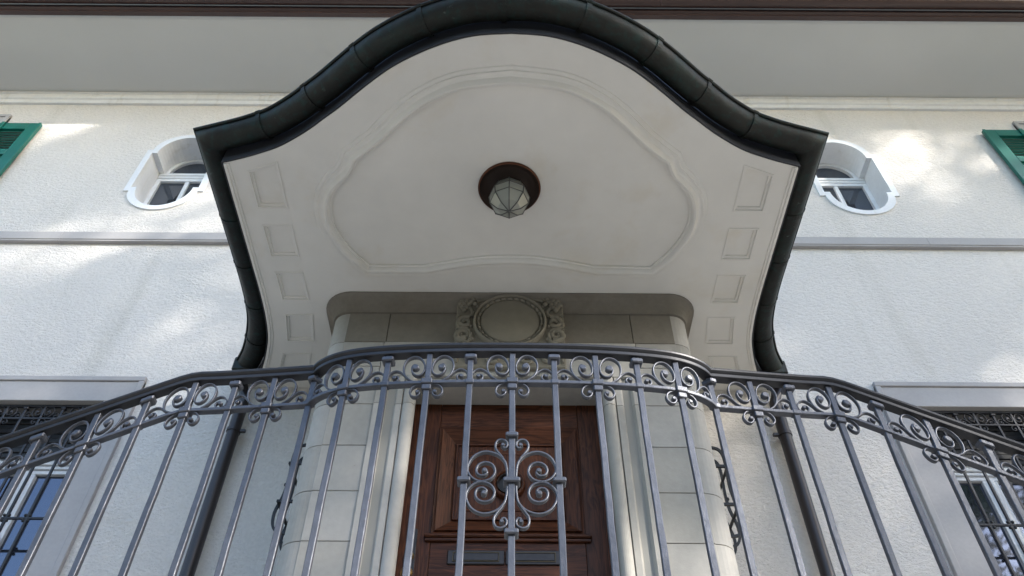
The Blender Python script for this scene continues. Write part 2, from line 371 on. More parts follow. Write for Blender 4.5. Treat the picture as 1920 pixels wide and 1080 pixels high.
# --- oval windows
for s in (-1, 1):
    cx = s * WINX
    w = part_empty('oval_window', villa); w.location = -Vector((0, W, GROUND))
    sub(plate('surround', [oval(cx), oval(cx, -0.060)], 'y', W - .016, W + .012, 'white'), w)
    inn = oval(cx, -0.061); v = MB(); v.strip([[(x, W - .012, z) for x, z in inn], [(x, W + .33, z) for x, z in inn]], closed_prof=True, caps=False)
    sub(v.build('reveal', 'white'), w)
    G = W + .285
    def ell(rx, rz, z): return [(cx + rx * math.cos(a), z + rz * math.sin(a)) for a in [math.pi * k / 24 for k in range(25)]]
    sub(plate('top_light_frame', [ell(.279, .298, 7.088), ell(.238, .250, 7.094)], 'y', G - .03, G + .02, 'white'), w)
    sub(plate('top_pane', [ell(.246, .26, 7.092)], 'y', G + .004, G + .012, 'pane_dim'), w)
    v = MB(); v.box(cx - .335, cx + .335, G - .045, G + .02, 7.050, 7.090, .004); v.box(cx - .335, cx + .335, G - .038, G + .02, 7.010, 7.046, .004); sub(v.build('transom', 'white'), w)
    sub(plate('casement_frame', [rect(cx - .335, cx + .335, 6.13, 7.009), rect(cx - .290, cx + .290, 6.17, 6.965)], 'y', G - .028, G + .02, 'white'), w)
    sub(box('glazing_bar', cx - .022, cx + .022, G - .022, G + .018, 6.17, 6.964, 'white', c=.004), w)
    for q in (-1, 1):
        a, b = sorted((cx + q * .022, cx + q * .290)); sub(box('pane', a, b, G + .002, G + .010, 6.17, 6.965, 'pane_dim'), w)

# --- stone framed windows beside the door, and the ones upstairs at the edge of the picture
def stone_window(cx, hw, z0, z1, label=None, fw=0.245, sill=True):
    w = part_empty('window', villa, label); w.location = -Vector((0, W, GROUND))
    X0, X1 = cx - hw, cx + hw; y0 = W - .022
    top = z1 + fw - .015
    v = MB()   # lintel with raised fillet along its outer edge
    v.box(X0 - fw, X1 + fw, y0, W + .26, z1, top - .045, .003); v.box(X0 - fw, X1 + fw, y0 - .014, W + .02, top - .043, top, .004)
    sub(v.build('lintel', 'frame_stone'), w)
    for q in (-1, 1):
        v = MB(); a = cx + q * hw; b = cx + q * (hw + fw)
        v.box(*sorted((a, b - q * .045)), y0, W + .26, z0, z1 - .002, .003); v.box(*sorted((b - q * .043, b)), y0 - .014, W + .02, z0, top - .044, .004)
        sub(v.build('jamb', 'frame_stone'), w)
    v = MB(); v.box(X0 - fw - .05, X1 + fw + .05, W - .09, W + .28, z0 - .14, z0, .01); sub(v.build('sill', 'frame_stone'), w)
    G = W + .25; zh = z1 - .435
    v = MB(); n = 9                                                    # dark roller blind drawn part of the way down
    for k in range(n):
        za = zh + .05 + k * (z1 - zh - .05) / n; v.box(X0, X1, G - .085 - .008 * (k % 2), G - .06, za + .003, za + (z1 - zh - .05) / n, .004)
    sub(v.build('roller_blind', 'dark'), w)
    v = MB(); v.box(X0, X1, G - .06, G + .01, zh + .012, zh + .05, .004); v.box(X0, X1, G - .045, G + .01, zh - .016, zh + .009, .003); v.box(X0, X1, G - .03, G + .01, zh - .05, zh - .019, .003)
    sub(v.build('head_frame', 'white'), w)
    for q in (-1, 1):
        sub(box('frame_stile', *sorted((cx + q * hw, cx + q * (hw - .05))), G - .028, G + .012, z0, zh - .052, 'white', c=.003), w)
        sub(box('pane', *sorted((cx + q * .052, cx + q * (hw - .05))), G, G + .008, z0, zh - .052, 'pane'), w)
    v = MB(); v.box(cx - .054, cx + .054, G - .03, G + .012, z0, zh - .052, .003)
    v.tube([(cx, G - .030, z0), (cx, G - .030, zh - .06)], .026, 10); sub(v.build('meeting_stile', 'white'), w)
    return w
for s in (-1, 1):
    stone_window(s * WINX, 0.44, 1.55, 3.745)
    stone_window(s * 6.32, 0.44, 6.0, 7.60)

# ------------------------------------------------------------------ stone porch with the door
porch = thing('entrance_porch', 'grey sandstone porch with rounded corners and carved round medallion over the door', 'porch')
box('core', -1.05, 1.05, P + .02, P + .19, 3.19, SOF - .004, 'mortar', porch)
for s in (-1, 1):
    lo, hi = sorted((s * .67, s * 1.06)); box('core', lo, hi, P + .012, W, LAND, 3.19, 'mortar', porch)
CR = 0.118; g = 0.0018
def corner_poly(s):
    pts = [(1.073, P + .006)]
    pts += [(1.073 + CR * math.sin(a), P + .006 + CR * (1 - math.cos(a))) for a in [math.pi / 2 * k / 8 for k in range(1, 9)]]
    pts += [(1.073 + CR, W), (1.058, W), (1.058, P + .006)]
    return mx(pts, s)
zs = [LAND, 1.20, 1.50, 1.80, 2.10, 2.40, 2.70, 3.00, 3.30, 3.51]
for a, b in zip(zs, zs[1:]):
    for s in (-1, 1):
        prism('corner_stone', corner_poly(s), a + g, b - g, 'stone', porch, .0015)
        if b <= 3.31: 
            lo, hi = sorted((s * .812, s * 1.070)); box('ashlar', lo, hi, P, P + .1, a + g, b - g, 'stone', porch, .0025)
for s in (-1, 1):
    prism('corner_stone', corner_poly(s), 3.51 + g, 3.772, 'stone', porch, .0015)
    # moulded jamb: flat strip, hollow, fillet, roll
    jp = [(.810, P + .10), (.810, P - .012), (.752, P - .012), (.748, P - .004)]
    jp += [(.748 - .064 * t, P - .004 + .034 * math.sin(math.pi * t) + .006 * t) for t in [k / 8 for k in range(1, 9)]]
    jp += [(.678, P - .002), (.646, P - .002), (.644, P + .010)]
    jp += [(.606 + .037 * math.cos(t), P + .020 - .037 * math.sin(t)) for t in [math.pi * k / 12 for k in range(0, 13)]]
    jp += [(.569, P + .05), (.580, P + .058), (.580, P + .07), (.600, P + .085), (.612, P + .10), (.640, P + .11), (.640, P + .24), (.72, P + .24), (.72, P + .10)]
    for a, b in ((LAND, 1.80), (1.80, 3.00), (3.00, 3.22)): prism('jamb', mx(jp, s), a + g, b - g, 'stone', porch)
    lo, hi = sorted((s * .812, s * 1.070)); box('ashlar', lo, hi, P, P + .1, 3.302, 3.508, 'stone', porch, .0025)
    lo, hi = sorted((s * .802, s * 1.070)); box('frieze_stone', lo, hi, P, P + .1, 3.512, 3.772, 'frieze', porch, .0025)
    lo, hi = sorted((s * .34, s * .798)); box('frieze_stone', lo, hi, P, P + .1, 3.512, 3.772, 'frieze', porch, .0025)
    lo, hi = sorted((s * .24, s * .808)); box('lintel_stone', lo, hi, P - .004, P + .24, 3.222, 3.508, 'stone', porch, .0025)
box('lintel_stone', -.237, .237, P - .004, P + .24, 3.222, 3.508, 'stone', porch, .0025)
box('lintel_soffit', -.642, .642, P + .03, P + .24, 3.176, 3.221, 'stone', porch, .006)
# cavetto cornice round the rounded corners
cp = [(-1.073 - CR, W), (-1.073 - CR, P + CR)] + [(-1.073 - CR * math.cos(a), P + CR - CR * math.sin(a)) for a in [math.pi / 2 * k / 8 for k in range(1, 8)]] + [(-1.073, P)]
cp = cp + [(-a, b) for a, b in reversed(cp)]
cprof = [(-.05, 3.775), (.010, 3.775), (.012, 3.792), (.016, 3.808), (.026, 3.834), (.042, 3.860), (.060, 3.880), (.078, 3.890), (.080, SOF - .003), (-.05, SOF - .003)]
cp = [(-x, y) for x, y in cp]   # run right to left so that the right-hand normal points outwards
cp2 = [(x, y) for x, y in reversed(cp)]
pts_test = plan_normals(cp2); 
cpath = cp2 if pts_test[len(cp2) // 2].y < 0 else cp
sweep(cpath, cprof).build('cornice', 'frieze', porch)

# carved medallion
med = part_empty('medallion', porch, 'carved square panel with a plain round boss, grapes and scrolls')
def sub2(o): o.parent = med; return o
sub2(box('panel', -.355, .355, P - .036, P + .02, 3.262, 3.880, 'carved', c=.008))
MC = (0.0, 3.648)
def ringmesh(r0, r1, y0, y1, n=56, cx=0.0, cz=3.648):
    v = MB(); rings = []
    for k in range(n):
        a = 2 * math.pi * k / n; c, s_ = math.cos(a), math.sin(a)
        prof = [(r0, y1)] + [((r0 + r1) / 2 + (r1 - r0) / 2 * -math.cos(t), y1 + (y0 - y1) * math.sin(t)) for t in [math.pi * j / 8 for j in range(1, 8)]] + [(r1, y1)]
        rings.append([(cx + r * c, y, cz + r * s_) for r, y in prof])
    v.strip(rings, closed_path=True, closed_prof=False, smooth=True); return v
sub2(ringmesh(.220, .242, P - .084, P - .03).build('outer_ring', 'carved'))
for k in range(30):
    a0 = 2 * math.pi * k / 30 + .012; a1 = 2 * math.pi * (k + 1) / 30 - .012; rings = []
    for j in range(5):
        a = a0 + (a1 - a0) * j / 4; e = 1 - .30 * abs(j - 2) / 2
        rings.append([((.2085 + .012 * e * math.cos(t)) * math.cos(a), P - .052 - .022 * e * math.sin(t), MC[1] + (.2085 + .012 * e * math.cos(t)) * math.sin(a)) for t in [math.pi * q / 5 for q in range(6)]])
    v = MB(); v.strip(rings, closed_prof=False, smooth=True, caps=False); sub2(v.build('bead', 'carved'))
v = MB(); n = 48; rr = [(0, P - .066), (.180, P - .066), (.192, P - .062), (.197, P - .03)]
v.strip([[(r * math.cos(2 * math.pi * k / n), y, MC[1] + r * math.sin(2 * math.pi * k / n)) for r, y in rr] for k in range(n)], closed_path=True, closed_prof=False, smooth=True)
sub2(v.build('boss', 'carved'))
def spiral(cx, cz, r0, r1, a0, turns, n=26): 
    return [(cx + (r0 + (r1 - r0) * k / n) * math.cos(a0 + turns * 2 * math.pi * k / n), cz + (r0 + (r1 - r0) * k / n) * math.sin(a0 + turns * 2 * math.pi * k / n)) for k in range(n + 1)]
for s in (-1, 1):
    y = P - .042
    def tub(pts, r0, r1): 
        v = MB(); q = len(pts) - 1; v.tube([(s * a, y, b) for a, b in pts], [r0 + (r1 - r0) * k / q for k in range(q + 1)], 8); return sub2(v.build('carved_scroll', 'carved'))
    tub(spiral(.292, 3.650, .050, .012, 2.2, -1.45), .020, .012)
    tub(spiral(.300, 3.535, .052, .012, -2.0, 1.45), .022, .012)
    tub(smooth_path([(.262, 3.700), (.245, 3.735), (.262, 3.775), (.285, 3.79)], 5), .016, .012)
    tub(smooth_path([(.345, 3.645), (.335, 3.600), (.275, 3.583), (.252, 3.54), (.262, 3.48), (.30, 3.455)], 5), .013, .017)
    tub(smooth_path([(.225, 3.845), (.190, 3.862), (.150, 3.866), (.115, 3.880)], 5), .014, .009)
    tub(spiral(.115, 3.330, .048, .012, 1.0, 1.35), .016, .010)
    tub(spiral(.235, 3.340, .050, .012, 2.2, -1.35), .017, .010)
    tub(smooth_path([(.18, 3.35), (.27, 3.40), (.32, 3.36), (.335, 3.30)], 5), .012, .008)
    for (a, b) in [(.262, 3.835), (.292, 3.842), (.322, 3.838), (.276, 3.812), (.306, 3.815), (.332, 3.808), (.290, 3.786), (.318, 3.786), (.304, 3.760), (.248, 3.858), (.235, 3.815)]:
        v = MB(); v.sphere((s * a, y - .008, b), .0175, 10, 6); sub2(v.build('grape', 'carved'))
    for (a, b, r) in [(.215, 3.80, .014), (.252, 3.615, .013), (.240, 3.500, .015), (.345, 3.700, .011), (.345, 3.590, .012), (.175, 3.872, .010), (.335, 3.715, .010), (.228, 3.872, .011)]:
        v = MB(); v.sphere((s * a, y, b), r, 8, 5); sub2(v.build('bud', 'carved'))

# door
door = part_empty('door', porch, 'dark brown oak door with a raised panel and two letter plates')
def dsub(o): o.parent = door; return o
def mitre(name, x0, x1, z0, z1, w, ya, yb):
    """four mitred pieces sloping from depth ya (outer edge) to yb (inner edge)"""
    o = [(x0, z0), (x1, z0), (x1, z1), (x0, z1)]; i = [(x0 + w, z0 + w), (x1 - w, z0 + w), (x1 - w, z1 - w), (x0 + w, z1 - w)]
    for k in range(4):
        j = (k + 1) % 4; v = MB()
        A = [o[k], o[j], i[j], i[k]]; d = [ya, ya, yb, yb]
        fr = [(p[0], q, p[1]) for p, q in zip(A, d)]; bk = [(p[0], DOOR + .05, p[1]) for p in A]
        v.add(fr + bk, [(0, 1, 2, 3), (4, 5, 6, 7), (0, 1, 5, 4), (1, 2, 6, 5), (2, 3, 7, 6), (3, 0, 4, 7)])
        dsub(v.build(name, 'wood_x' if k % 2 == 0 else 'wood_z'))
for s in (-1, 1):
    lo, hi = sorted((s * .425, s * .668)); dsub(box('stile', lo, hi, DOOR, DOOR + .05, LAND, 3.178, 'wood_z', c=.002))
dsub(box('top_rail', -.423, .423, DOOR + .001, DOOR + .05, 2.995, 3.178, 'wood_x', c=.002))
dsub(box('middle_rail', -.423, .423, DOOR + .001, DOOR + .05, 1.98, 2.262, 'wood_x', c=.002))
dsub(box('bottom_rail', -.423, .423, DOOR + .001, DOOR + .05, LAND, 1.15, 'wood_x', c=.002))
for (a, b) in ((2.266, 2.992), (1.153, 1.977)):
    mitre('panel_bead', -.422, .422, a, b, .016, DOOR - .014, DOOR - .006)
    mitre('panel_bevel', -.405, .405, a + .017, b - .017, .088, DOOR - .020, DOOR + .030)
    mitre('panel_fillet', -.316, .316, a + .106, b - .106, .010, DOOR + .016, DOOR + .016)
    dsub(box('panel', -.305, .305, DOOR + .028, DOOR + .05, a + .117, b - .117, 'wood_z'))
    mitre('panel_inlay', -.255, .255, a + .165, b - .165, .012, DOOR + .022, DOOR + .024)
v = MB(); v.box(-.46, .46, DOOR - .030, DOOR + .01, 2.243, 2.262, .006); v.box(-.455, .455, DOOR - .018, DOOR + .01, 2.222, 2.240, .004); dsub(v.build('weather_ledge', 'wood_x'))
v = ringmesh(.070, .100, DOOR - .010, DOOR + .030, 40, 0.0, 2.600); dsub(v.build('spyhole_ring', 'wood_z'))
v = ringmesh(.060, .072, DOOR - .004, DOOR + .030, 40, 0.0, 2.600); dsub(v.build('spyhole_rim', 'plate'))
v = MB(); v.add([(.066 * math.cos(2 * math.pi * k / 32), DOOR + .024, 2.600 + .066 * math.sin(2 * math.pi * k / 32)) for k in range(32)], [tuple(range(32))]); dsub(v.build('spyhole_glass', 'dark'))
for (a, b) in ((-.325, -.018), (-.012, .285)):
    dsub(box('letter_plate', a, b, DOOR - .010, DOOR + .004, 2.090, 2.172, 'plate', c=.004))
    pl = plate('flap_rim', [rect(a + .028, b - .028, 2.104, 2.158), rect(a + .032, b - .032, 2.108, 2.154)], 'y', DOOR - .014, DOOR - .008, 'dull_brass'); dsub(pl)
    dsub(box('flap', a + .034, b - .034, DOOR - .015, DOOR - .008, 2.110, 2.152, 'plate', c=.002))
v = MB(); v.tube([(-.525, DOOR + .01, 2.135), (-.525, DOOR - .012, 2.135), (-.525, DOOR - .03, 2.135)], [.022, .022, .017], 16); dsub(v.build('lock_cylinder', 'brass'))
dsub(box('lock_plate', -.552, -.498, DOOR - .004, DOOR + .004, 1.93, 2.30, 'plate', c=.003))
v = MB(); v.tube([(-.525, DOOR, 2.0), (-.525, DOOR - .06, 2.0)], .012, 10); v.sphere((-.525, DOOR - .08, 2.0), .034, 12, 8); dsub(v.build('knob', 'brass'))
box('strike_plate', -.622, -.616, P + .092, P + .118, 2.93, 3.06, 'plate', porch)

# ------------------------------------------------------------------ canopy
canopy = thing('canopy', 'white plastered flat canopy with bell curved front and dark copper gutter', 'canopy')
front = smooth_path([(0, 1.809), (.20, 1.825), (.40, 1.884), (.607, 1.984), (.758, 2.088), (.95, 2.243), (1.04, 2.310), (1.165, 2.402), (1.33, 2.500), (1.475, 2.556), (1.585, 2.590), (1.690, 2.618)], 5)
front = [(0 if i == 0 else a, b) for i, (a, b) in enumerate(front)]
side = smooth_path([(1.690, 2.618), (1.690, 3.1), (1.690, 3.45), (1.692, 3.70), (1.706, 3.94), (1.742, 4.15), (1.84, 4.43), (1.965, 4.648)], 5)
half = front + side[1:]
edge = [(-a, b) for a, b in reversed(half)] + half[1:]      # from the wall on the left round to the wall on the right
CO = []                                                     # sunken panels
cx0, cx1 = 1.370, 1.560
for k, (a, b) in enumerate([(None, 2.945), (3.075, 3.338), (3.470, 3.728), (3.862, 4.138), (4.262, 4.52)]):
    if k == 0: q = [(cx0, 2.603), (cx1, 2.672), (cx1, b), (cx0, b)]
    elif k == 3: q = [(cx0, a), (cx1 + .006, a), (cx1 + .046, b), (cx0 + .034, b)]
    elif k == 4: q = [(cx0 + .075, a), (cx1 + .098, a), (cx1 + .20, b), (cx0 + .15, b)]
    else: q = [(cx0, a), (cx1, a), (cx1, b), (cx0, b)]
    CO.append(q)
holes = []
for q in CO:
    for s in (-1, 1): holes.append(mx(q, s))
plate('ceiling', [edge] + holes, 'z', SOF, SOF + .06, 'soffit', canopy)
def inset(q, d):
    n = len(q); out = []
    ar = sum(q[i][0] * q[(i + 1) % n][1] - q[(i + 1) % n][0] * q[i][1] for i in range(n)); sg = 1 if ar > 0 else -1
    for i in range(n):
        a, b, c = Vector(q[i - 1]), Vector(q[i]), Vector(q[(i + 1) % n]); d1 = (b - a).normalized(); d2 = (c - b).normalized()
        n1 = Vector((-d1.y, d1.x)) * sg; n2 = Vector((-d2.y, d2.x)) * sg; m = (n1 + n2).normalized(); out.append(tuple(b + m * (d / m.dot(n1))))
    return out
for q in CO:
    for s in (-1, 1):
        qq = mx(q, s); st = [(0, .004), (0, -.005), (.009, -.005), (.011, .007), (.024, .008), (.027, .018)]
        v = MB(); rings = [[(x, y, SOF + h) for x, y in inset(qq, d)] for d, h in st]
        v.strip(rings, closed_prof=True, caps=False); v.add(rings[-1], [(0, 1, 2, 3)]); v.build('sunken_panel', 'soffit', canopy)
# moulded frame of the middle field
h1 = smooth_path([(0, 2.092), (.269, 2.128), (.456, 2.215), (.595, 2.324), (.746, 2.470), (.893, 2.589)], 6)
h2 = smooth_path([(.893, 2.589), (.936, 2.679), (1.010, 2.755), (1.070, 2.838), (1.100, 2.953), (1.092, 3.091), (1.020, 3.262), (.918, 3.396)], 5)
h3 = [(.918, 3.396), (.555, 3.392)]
h4 = smooth_path([(.555, 3.392), (.43, 3.362), (.301, 3.335), (.15, 3.312), (0, 3.305)], 5)
hh = h1 + h2[1:] + h3[1:] + h4[1:]
field = hh + [(-a, b) for a, b in reversed(hh[1:-1])]
nt_ = plan_normals(field, True)
if nt_[0].y > 0: field = list(reversed(field))
mp = [(0, 0.0), (0, -.010), (.010, -.012), (.014, -.020), (.024, -.029), (.036, -.031), (.046, -.024), (.056, -.015), (.070, -.012), (.086, -.013), (.090, -.007), (.108, -.006), (.114, 0.0)]
sweep(field, [(o, SOF + z * 1.5 + .001) for o, z in mp], closed=True).build('ceiling_moulding', 'soffit', canopy)
for s in (-1, 1):   # edge bead along the two sides
    sp = [(s * a, b) for a, b in side]
    if s > 0: sp = list(reversed(sp))
    nn = plan_normals(sp); inward = -1 if nn[3].x * s > 0 else 1
    sweep(sp, [(inward * o, SOF + z) for o, z in [(.002, .02), (.002, -.012), (.018, -.014), (.022, -.006), (.034, -.007), (.037, 0.001)]]).build('edge_bead', 'soffit', canopy)
path = edge; nn = plan_normals(path)
if nn[len(path) // 2].y > 0: path = list(reversed(path))
sweep(path, [(-.02, SOF + .004), (.006, SOF + .004), (.008, SOF - .002), (.012, SOF - .002), (.012, SOF + .17), (-.02, SOF + .17)]).build('fascia', 'flashing', canopy)
RG = .078; GC = (.0925, 4.046)
gprof = [(GC[0] - RG * math.cos(a), GC[1] - RG * math.sin(a)) for a in [math.pi * k / 14 for k in range(15)]]
bead = [(GC[0] + RG + .006 + .010 * math.cos(t), GC[1] + .006 + .010 * math.sin(t)) for t in [-2.4 + 4.6 * k / 7 for k in range(8)]]
ginn = [(GC[0] + (RG - .004) * math.cos(a), GC[1] - (RG - .004) * math.sin(a)) for a in [math.pi * k / 14 for k in range(15)]]
sweep(path, gprof + bead + ginn, smooth=True).build('gutter', 'copper', canopy)
# seams of the gutter
L = [0.0]
for a, b in zip(path, path[1:]): L.append(L[-1] + math.hypot(b[0] - a[0], b[1] - a[1]))
def at_len(t):
    for i in range(len(L) - 1):
        if L[i + 1] >= t: 
            u = (t - L[i]) / max(1e-9, L[i + 1] - L[i]); return (path[i][0] + u * (path[i + 1][0] - path[i][0]), path[i][1] + u * (path[i + 1][1] - path[i][1]))
    return path[-1]
corner_t = [L[i] for i in range(len(path)) if abs(abs(path[i][0]) - 1.690) < 1e-6 and abs(path[i][1] - 2.618) < 1e-6]
t = .40
while t < L[-1] - .2:
    if all(abs(t - c) > .12 for c in corner_t):
        seg = [at_len(t - .014), at_len(t - .005), at_len(t + .005), at_len(t + .014)]
        r2 = RG + .006
        sp = [(GC[0] - r2 * math.cos(a), GC[1] - r2 * math.sin(a)) for a in [math.pi * k / 14 for k in range(15)]] + [(GC[0] + RG + .019, GC[1] + .004), (GC[0] + RG + .014, GC[1] + .020), (GC[0] + RG - .002, GC[1] + .018)]
        sweep(seg, sp + [(GC[0], GC[1] + .004)], smooth=False).build('gutter_seam', 'copper', canopy)
    t += .395
roofo = [(x * .995, min(W - .002, y + .02)) for x, y in edge]
plate('canopy_roof', [roofo], 'z', SOF + .175, SOF + .215, 'copper', canopy)

v = MB(); v.tube([(1.135, 2.245, 4.05), (1.136, 2.244, 4.165), (1.138, 2.243, 4.215)], .0016, 5); v.build('wire_end', 'flashing', canopy)

# ceiling lamp under the canopy
lamp = thing('ceiling_lamp', 'faceted octagonal glass ceiling lamp in a dark copper dish under the canopy', 'lamp', loc=(-.008, 2.78, SOF))
def lathe(prof, n, name, m, parent, smooth=True, rot=0.0):
    v = MB(); v.strip([[(r * math.cos(2 * math.pi * k / n + rot), r * math.sin(2 * math.pi * k / n + rot), z) for r, z in prof] for k in range(n)], closed_path=True, closed_prof=False, smooth=smooth); return v.build(name, m, parent)
lathe([(.186, .002), (.189, -.008), (.186, -.016), (.180, -.017)], 64, 'dish_rim', 'copper_rim', lamp)
lathe([(.181, -.016), (.165, -.012), (.150, -.010), (.135, -.016), (.120, -.012), (.105, -.020), (.0, -.020)], 64, 'dish', 'bronze', lamp)
n = 8; rot = math.pi / 8 * 0; prof = [(.090, -.020), (.120, -.095), (.114, -.150), (.068, -.205), (.004, -.232)]
lathe(prof, 8, 'glass_bowl', 'lamp_glass', lamp, False, math.pi / 2)
for k in range(8):
    a = math.pi / 2 + 2 * math.pi * k / 8
    v = MB(); v.tube([(r * 1.01 * math.cos(a), r * 1.01 * math.sin(a), z - .001) for r, z in prof], .0034, 6); v.build('glazing_rib', 'lead', lamp)
for r, z in (prof[1], prof[2]):
    for k in range(8):
        a = math.pi / 2 + 2 * math.pi * k / 8; b = a + 2 * math.pi / 8
        v = MB(); v.tube([(r * math.cos(a), r * math.sin(a), z), (r * math.cos(b), r * math.sin(b), z)], .0028, 6); v.build('glazing_band', 'lead', lamp)
v = MB(); v.sphere((0, 0, -.236), .009, 8, 6); v.build('finial', 'lead', lamp)
v = MB(); v.sphere((0, 0, -.11), .032, 12, 8); v.tube([(0, 0, -.02), (0, 0, -.07)], .018, 10); v.build('bulb', 'white', lamp)

# ------------------------------------------------------------------ downpipes
for s, lab in ((-1, 'dark brown downpipe on the wall left of the porch'), (1, 'dark brown downpipe on the wall right of the porch')):
    t = thing('downpipe', lab, 'downpipe', 'downpipes either side of the porch', (s * 1.965, W - .075, GROUND))
    gx = 2.045 - 1.965
    v = MB(); z0 = -GROUND
    v.tube([(s * gx * .9, -.005, z0 + 4.02), (s * gx * .9, -.005, z0 + 3.93), (s * gx * .5, -.003, z0 + 3.84), (0, 0, z0 + 3.72), (0, 0, z0 + 3.60), (0, 0, z0 + 2.2), (0, 0, 0)], .044, 16); v.build('pipe', 'pipe', t)
    v = MB(); v.box(s * gx * .9 - .07, s * gx * .9 + .07, -.075, .07, z0 + 3.955, z0 + 4.085, .01); v.build('outlet_box', 'copper', t)
    for zb in (z0 + 3.42, z0 + 1.9, z0 + .4):
        v = MB(); v.tube([(0, 0, zb), (0, 0, zb + .028)], .050, 16); v.box(-.012, .012, .03, .08, zb + .004, zb + .024); v.box(-s * .045, -s * .085, -.012, .012, zb + .002, zb + .026, .003); v.build('bracket', 'pipe', t)

# ------------------------------------------------------------------ green shutters upstairs
for s, lab in ((-1, 'green louvred shutter folded back at the left edge'), (1, 'green louvred shutter folded back at the right edge')):
    x0, x1, z0, z1 = 5.185, 5.865, 5.93, 7.60; y0 = W - .062; y1 = W - .022
    t = thing('shutter', lab, 'shutter', 'green shutters', (s * x0, y0, z0))
    def sb(name, a, b, ya, yb, za, zb, c=.003):
        o = box(name, *sorted((s * a, s * b)), ya, yb, za, zb, 'green', t, c); o.location = -Vector(t.location); return o
    sb('stile', x0, x0 + .125, y0, y1, z0, z1); sb('stile', x1 - .125, x1, y0, y1, z0, z1)
    sb('rail', x0 + .126, x1 - .126, y0, y1, z1 - .12, z1); sb('rail', x0 + .126, x1 - .126, y0, y1, z1 - .62, z1 - .52); sb('rail', x0 + .126, x1 - .126, y0, y1, z0, z0 + .12)
    sb('cover_strip', x0 + .385, x0 + .425, y0 - .018, y0 - .001, z0, z1)
    sb('edge_strip', x0 - .012, x0 + .022, y0 - .010, y0 - .001, z0, z1 - .006)
    for (za, zb) in ((z1 - .52, z1 - .12), (z0 + .12, z1 - .62)):
        n = int(round((zb - za) / .052))
        for k in range(n):
            zc = za + (k + .5) * (zb - za) / n; v = MB()
            pr = [(y0 + .004, zc - .026), (y0 + .010, zc - .030), (y1 - .004, zc + .020), (y1 - .010, zc + .026)]
            v.strip([[(s * (x0 + .126), y, z) for y, z in pr], [(s * (x1 - .126), y, z) for y, z in pr]]); o = v.build('slat', 'green', t); o.location = -Vector(t.location)
    for zz in (z1 - .06, z0 + .06):
        o = box('hinge_strap', *sorted((s * (x1 - .30), s * (x1 + .05))), y0 - .006, y0 + .001, zz - .018, zz + .018, 'black_iron', t); o.location = -Vector(t.location)

# ------------------------------------------------------------------ ironwork
def px(x, y, ox, oy, dy=0.0): return ((x - 185) * .00021, (650 - y) * .0003 + dy)
BIG = [px(x, y, 0, 0) for x, y in [(420, 640), (500, 598), (560, 538), (592, 440), (575, 352), (512, 292), (420, 270), (330, 298), (265, 370), (245, 450), (265, 520), (320, 556), (385, 550), (437, 510), (457, 450), (440, 405), (405, 392)]]
BIG_EYE = (*px(398, 432, 0, 0), .0125)
SMALL = [px(x, y, 0, 0) for x, y in [(545, 562), (605, 512), (660, 484), (720, 476), (790, 500), (836, 556), (830, 610), (780, 640), (720, 644), (672, 625), (655, 590), (678, 560), (718, 552)]]
SMALL_EYE = (*px(728, 575, 0, 0), .0075)
LOW = [px(x, y, 0, 0, .009) for x, y in [(255, 722), (330, 724), (400, 750), (440, 800), (435, 850), (390, 888), (340, 890), (300, 865), (287, 830), (305, 808)]]
LOW_EYE = (*px(325, 825, 0, 0, .009), .0072)

class Line:
    """a railing line: plan path by arc length, with drop; gives points for (s, t, depth)"""
    def __init__(self, pts):   # pts: (x, y, z)
        self.p = pts; self.L = [0.0]
        for a, b in zip(pts, pts[1:]): self.L.append(self.L[-1] + math.hypot(b[0] - a[0], b[1] - a[1]))
        self.n = plan_normals(pts)
    def s_of_x(self, x):
        for i in range(len(self.p) - 1):
            if self.p[i][0] <= x <= self.p[i + 1][0]:
                u = (x - self.p[i][0]) / (self.p[i + 1][0] - self.p[i][0]); return self.L[i] + u * (self.L[i + 1] - self.L[i])
    def at(self, s, t, d=0.0):
        i = 0
        while i < len(self.L) - 2 and self.L[i + 1] < s: i += 1
        u = (s - self.L[i]) / (self.L[i + 1] - self.L[i]); a, b = self.p[i], self.p[i + 1]
        n = self.n[i].lerp(self.n[i + 1], max(0, min(1, u)))
        return (a[0] + u * (b[0] - a[0]) + n.x * d, a[1] + u * (b[1] - a[1]) + n.y * d, a[2] + u * (b[2] - a[2]) + t)

def scroll(line, s0, pts, eye, mir, parent, name='scroll', material='iron', w=.0075, th=.0030, per=3, taper=1.0):
    """a forged flat bar bent along pts, ending in a round eye"""
    q = smooth_path(pts, per); rings = []; n = len(q)
    for i, (s, t) in enumerate(q):
        a = q[max(0, i - 1)]; b = q[min(n - 1, i + 1)]; d = Vector((b[0] - a[0], b[1] - a[1])).normalized(); nx, ny = -d.y, d.x
        k = 1.0
        ring = []
        for (e, dd) in ((th, -w * .7), (th * .7, -w), (-th * .7, -w), (-th, -w * .7), (-th, w * .7), (-th * .7, w), (th * .7, w), (th, w * .7)):
            ring.append(line.at(s0 + mir * (s + nx * e), t + ny * e, dd))
        rings.append(ring)
    v = MB(); v.strip(rings, smooth=True)
    if eye:
        es, et, er = eye; k = 12
        f = [line.at(s0 + mir * (es + er * math.cos(2 * math.pi * j / k)), et + er * math.sin(2 * math.pi * j / k), w * .9) for j in range(k)]
        f2 = [line.at(s0 + mir * (es + er * .7 * math.cos(2 * math.pi * j / k)), et + er * .7 * math.sin(2 * math.pi * j / k), w * 1.35) for j in range(k)]
        b = [line.at(s0 + mir * (es + er * math.cos(2 * math.pi * j / k)), et + er * math.sin(2 * math.pi * j / k), -w) for j in range(k)]
        v.strip([b, f, f2], smooth=False)
    return v.build(name, material, parent)

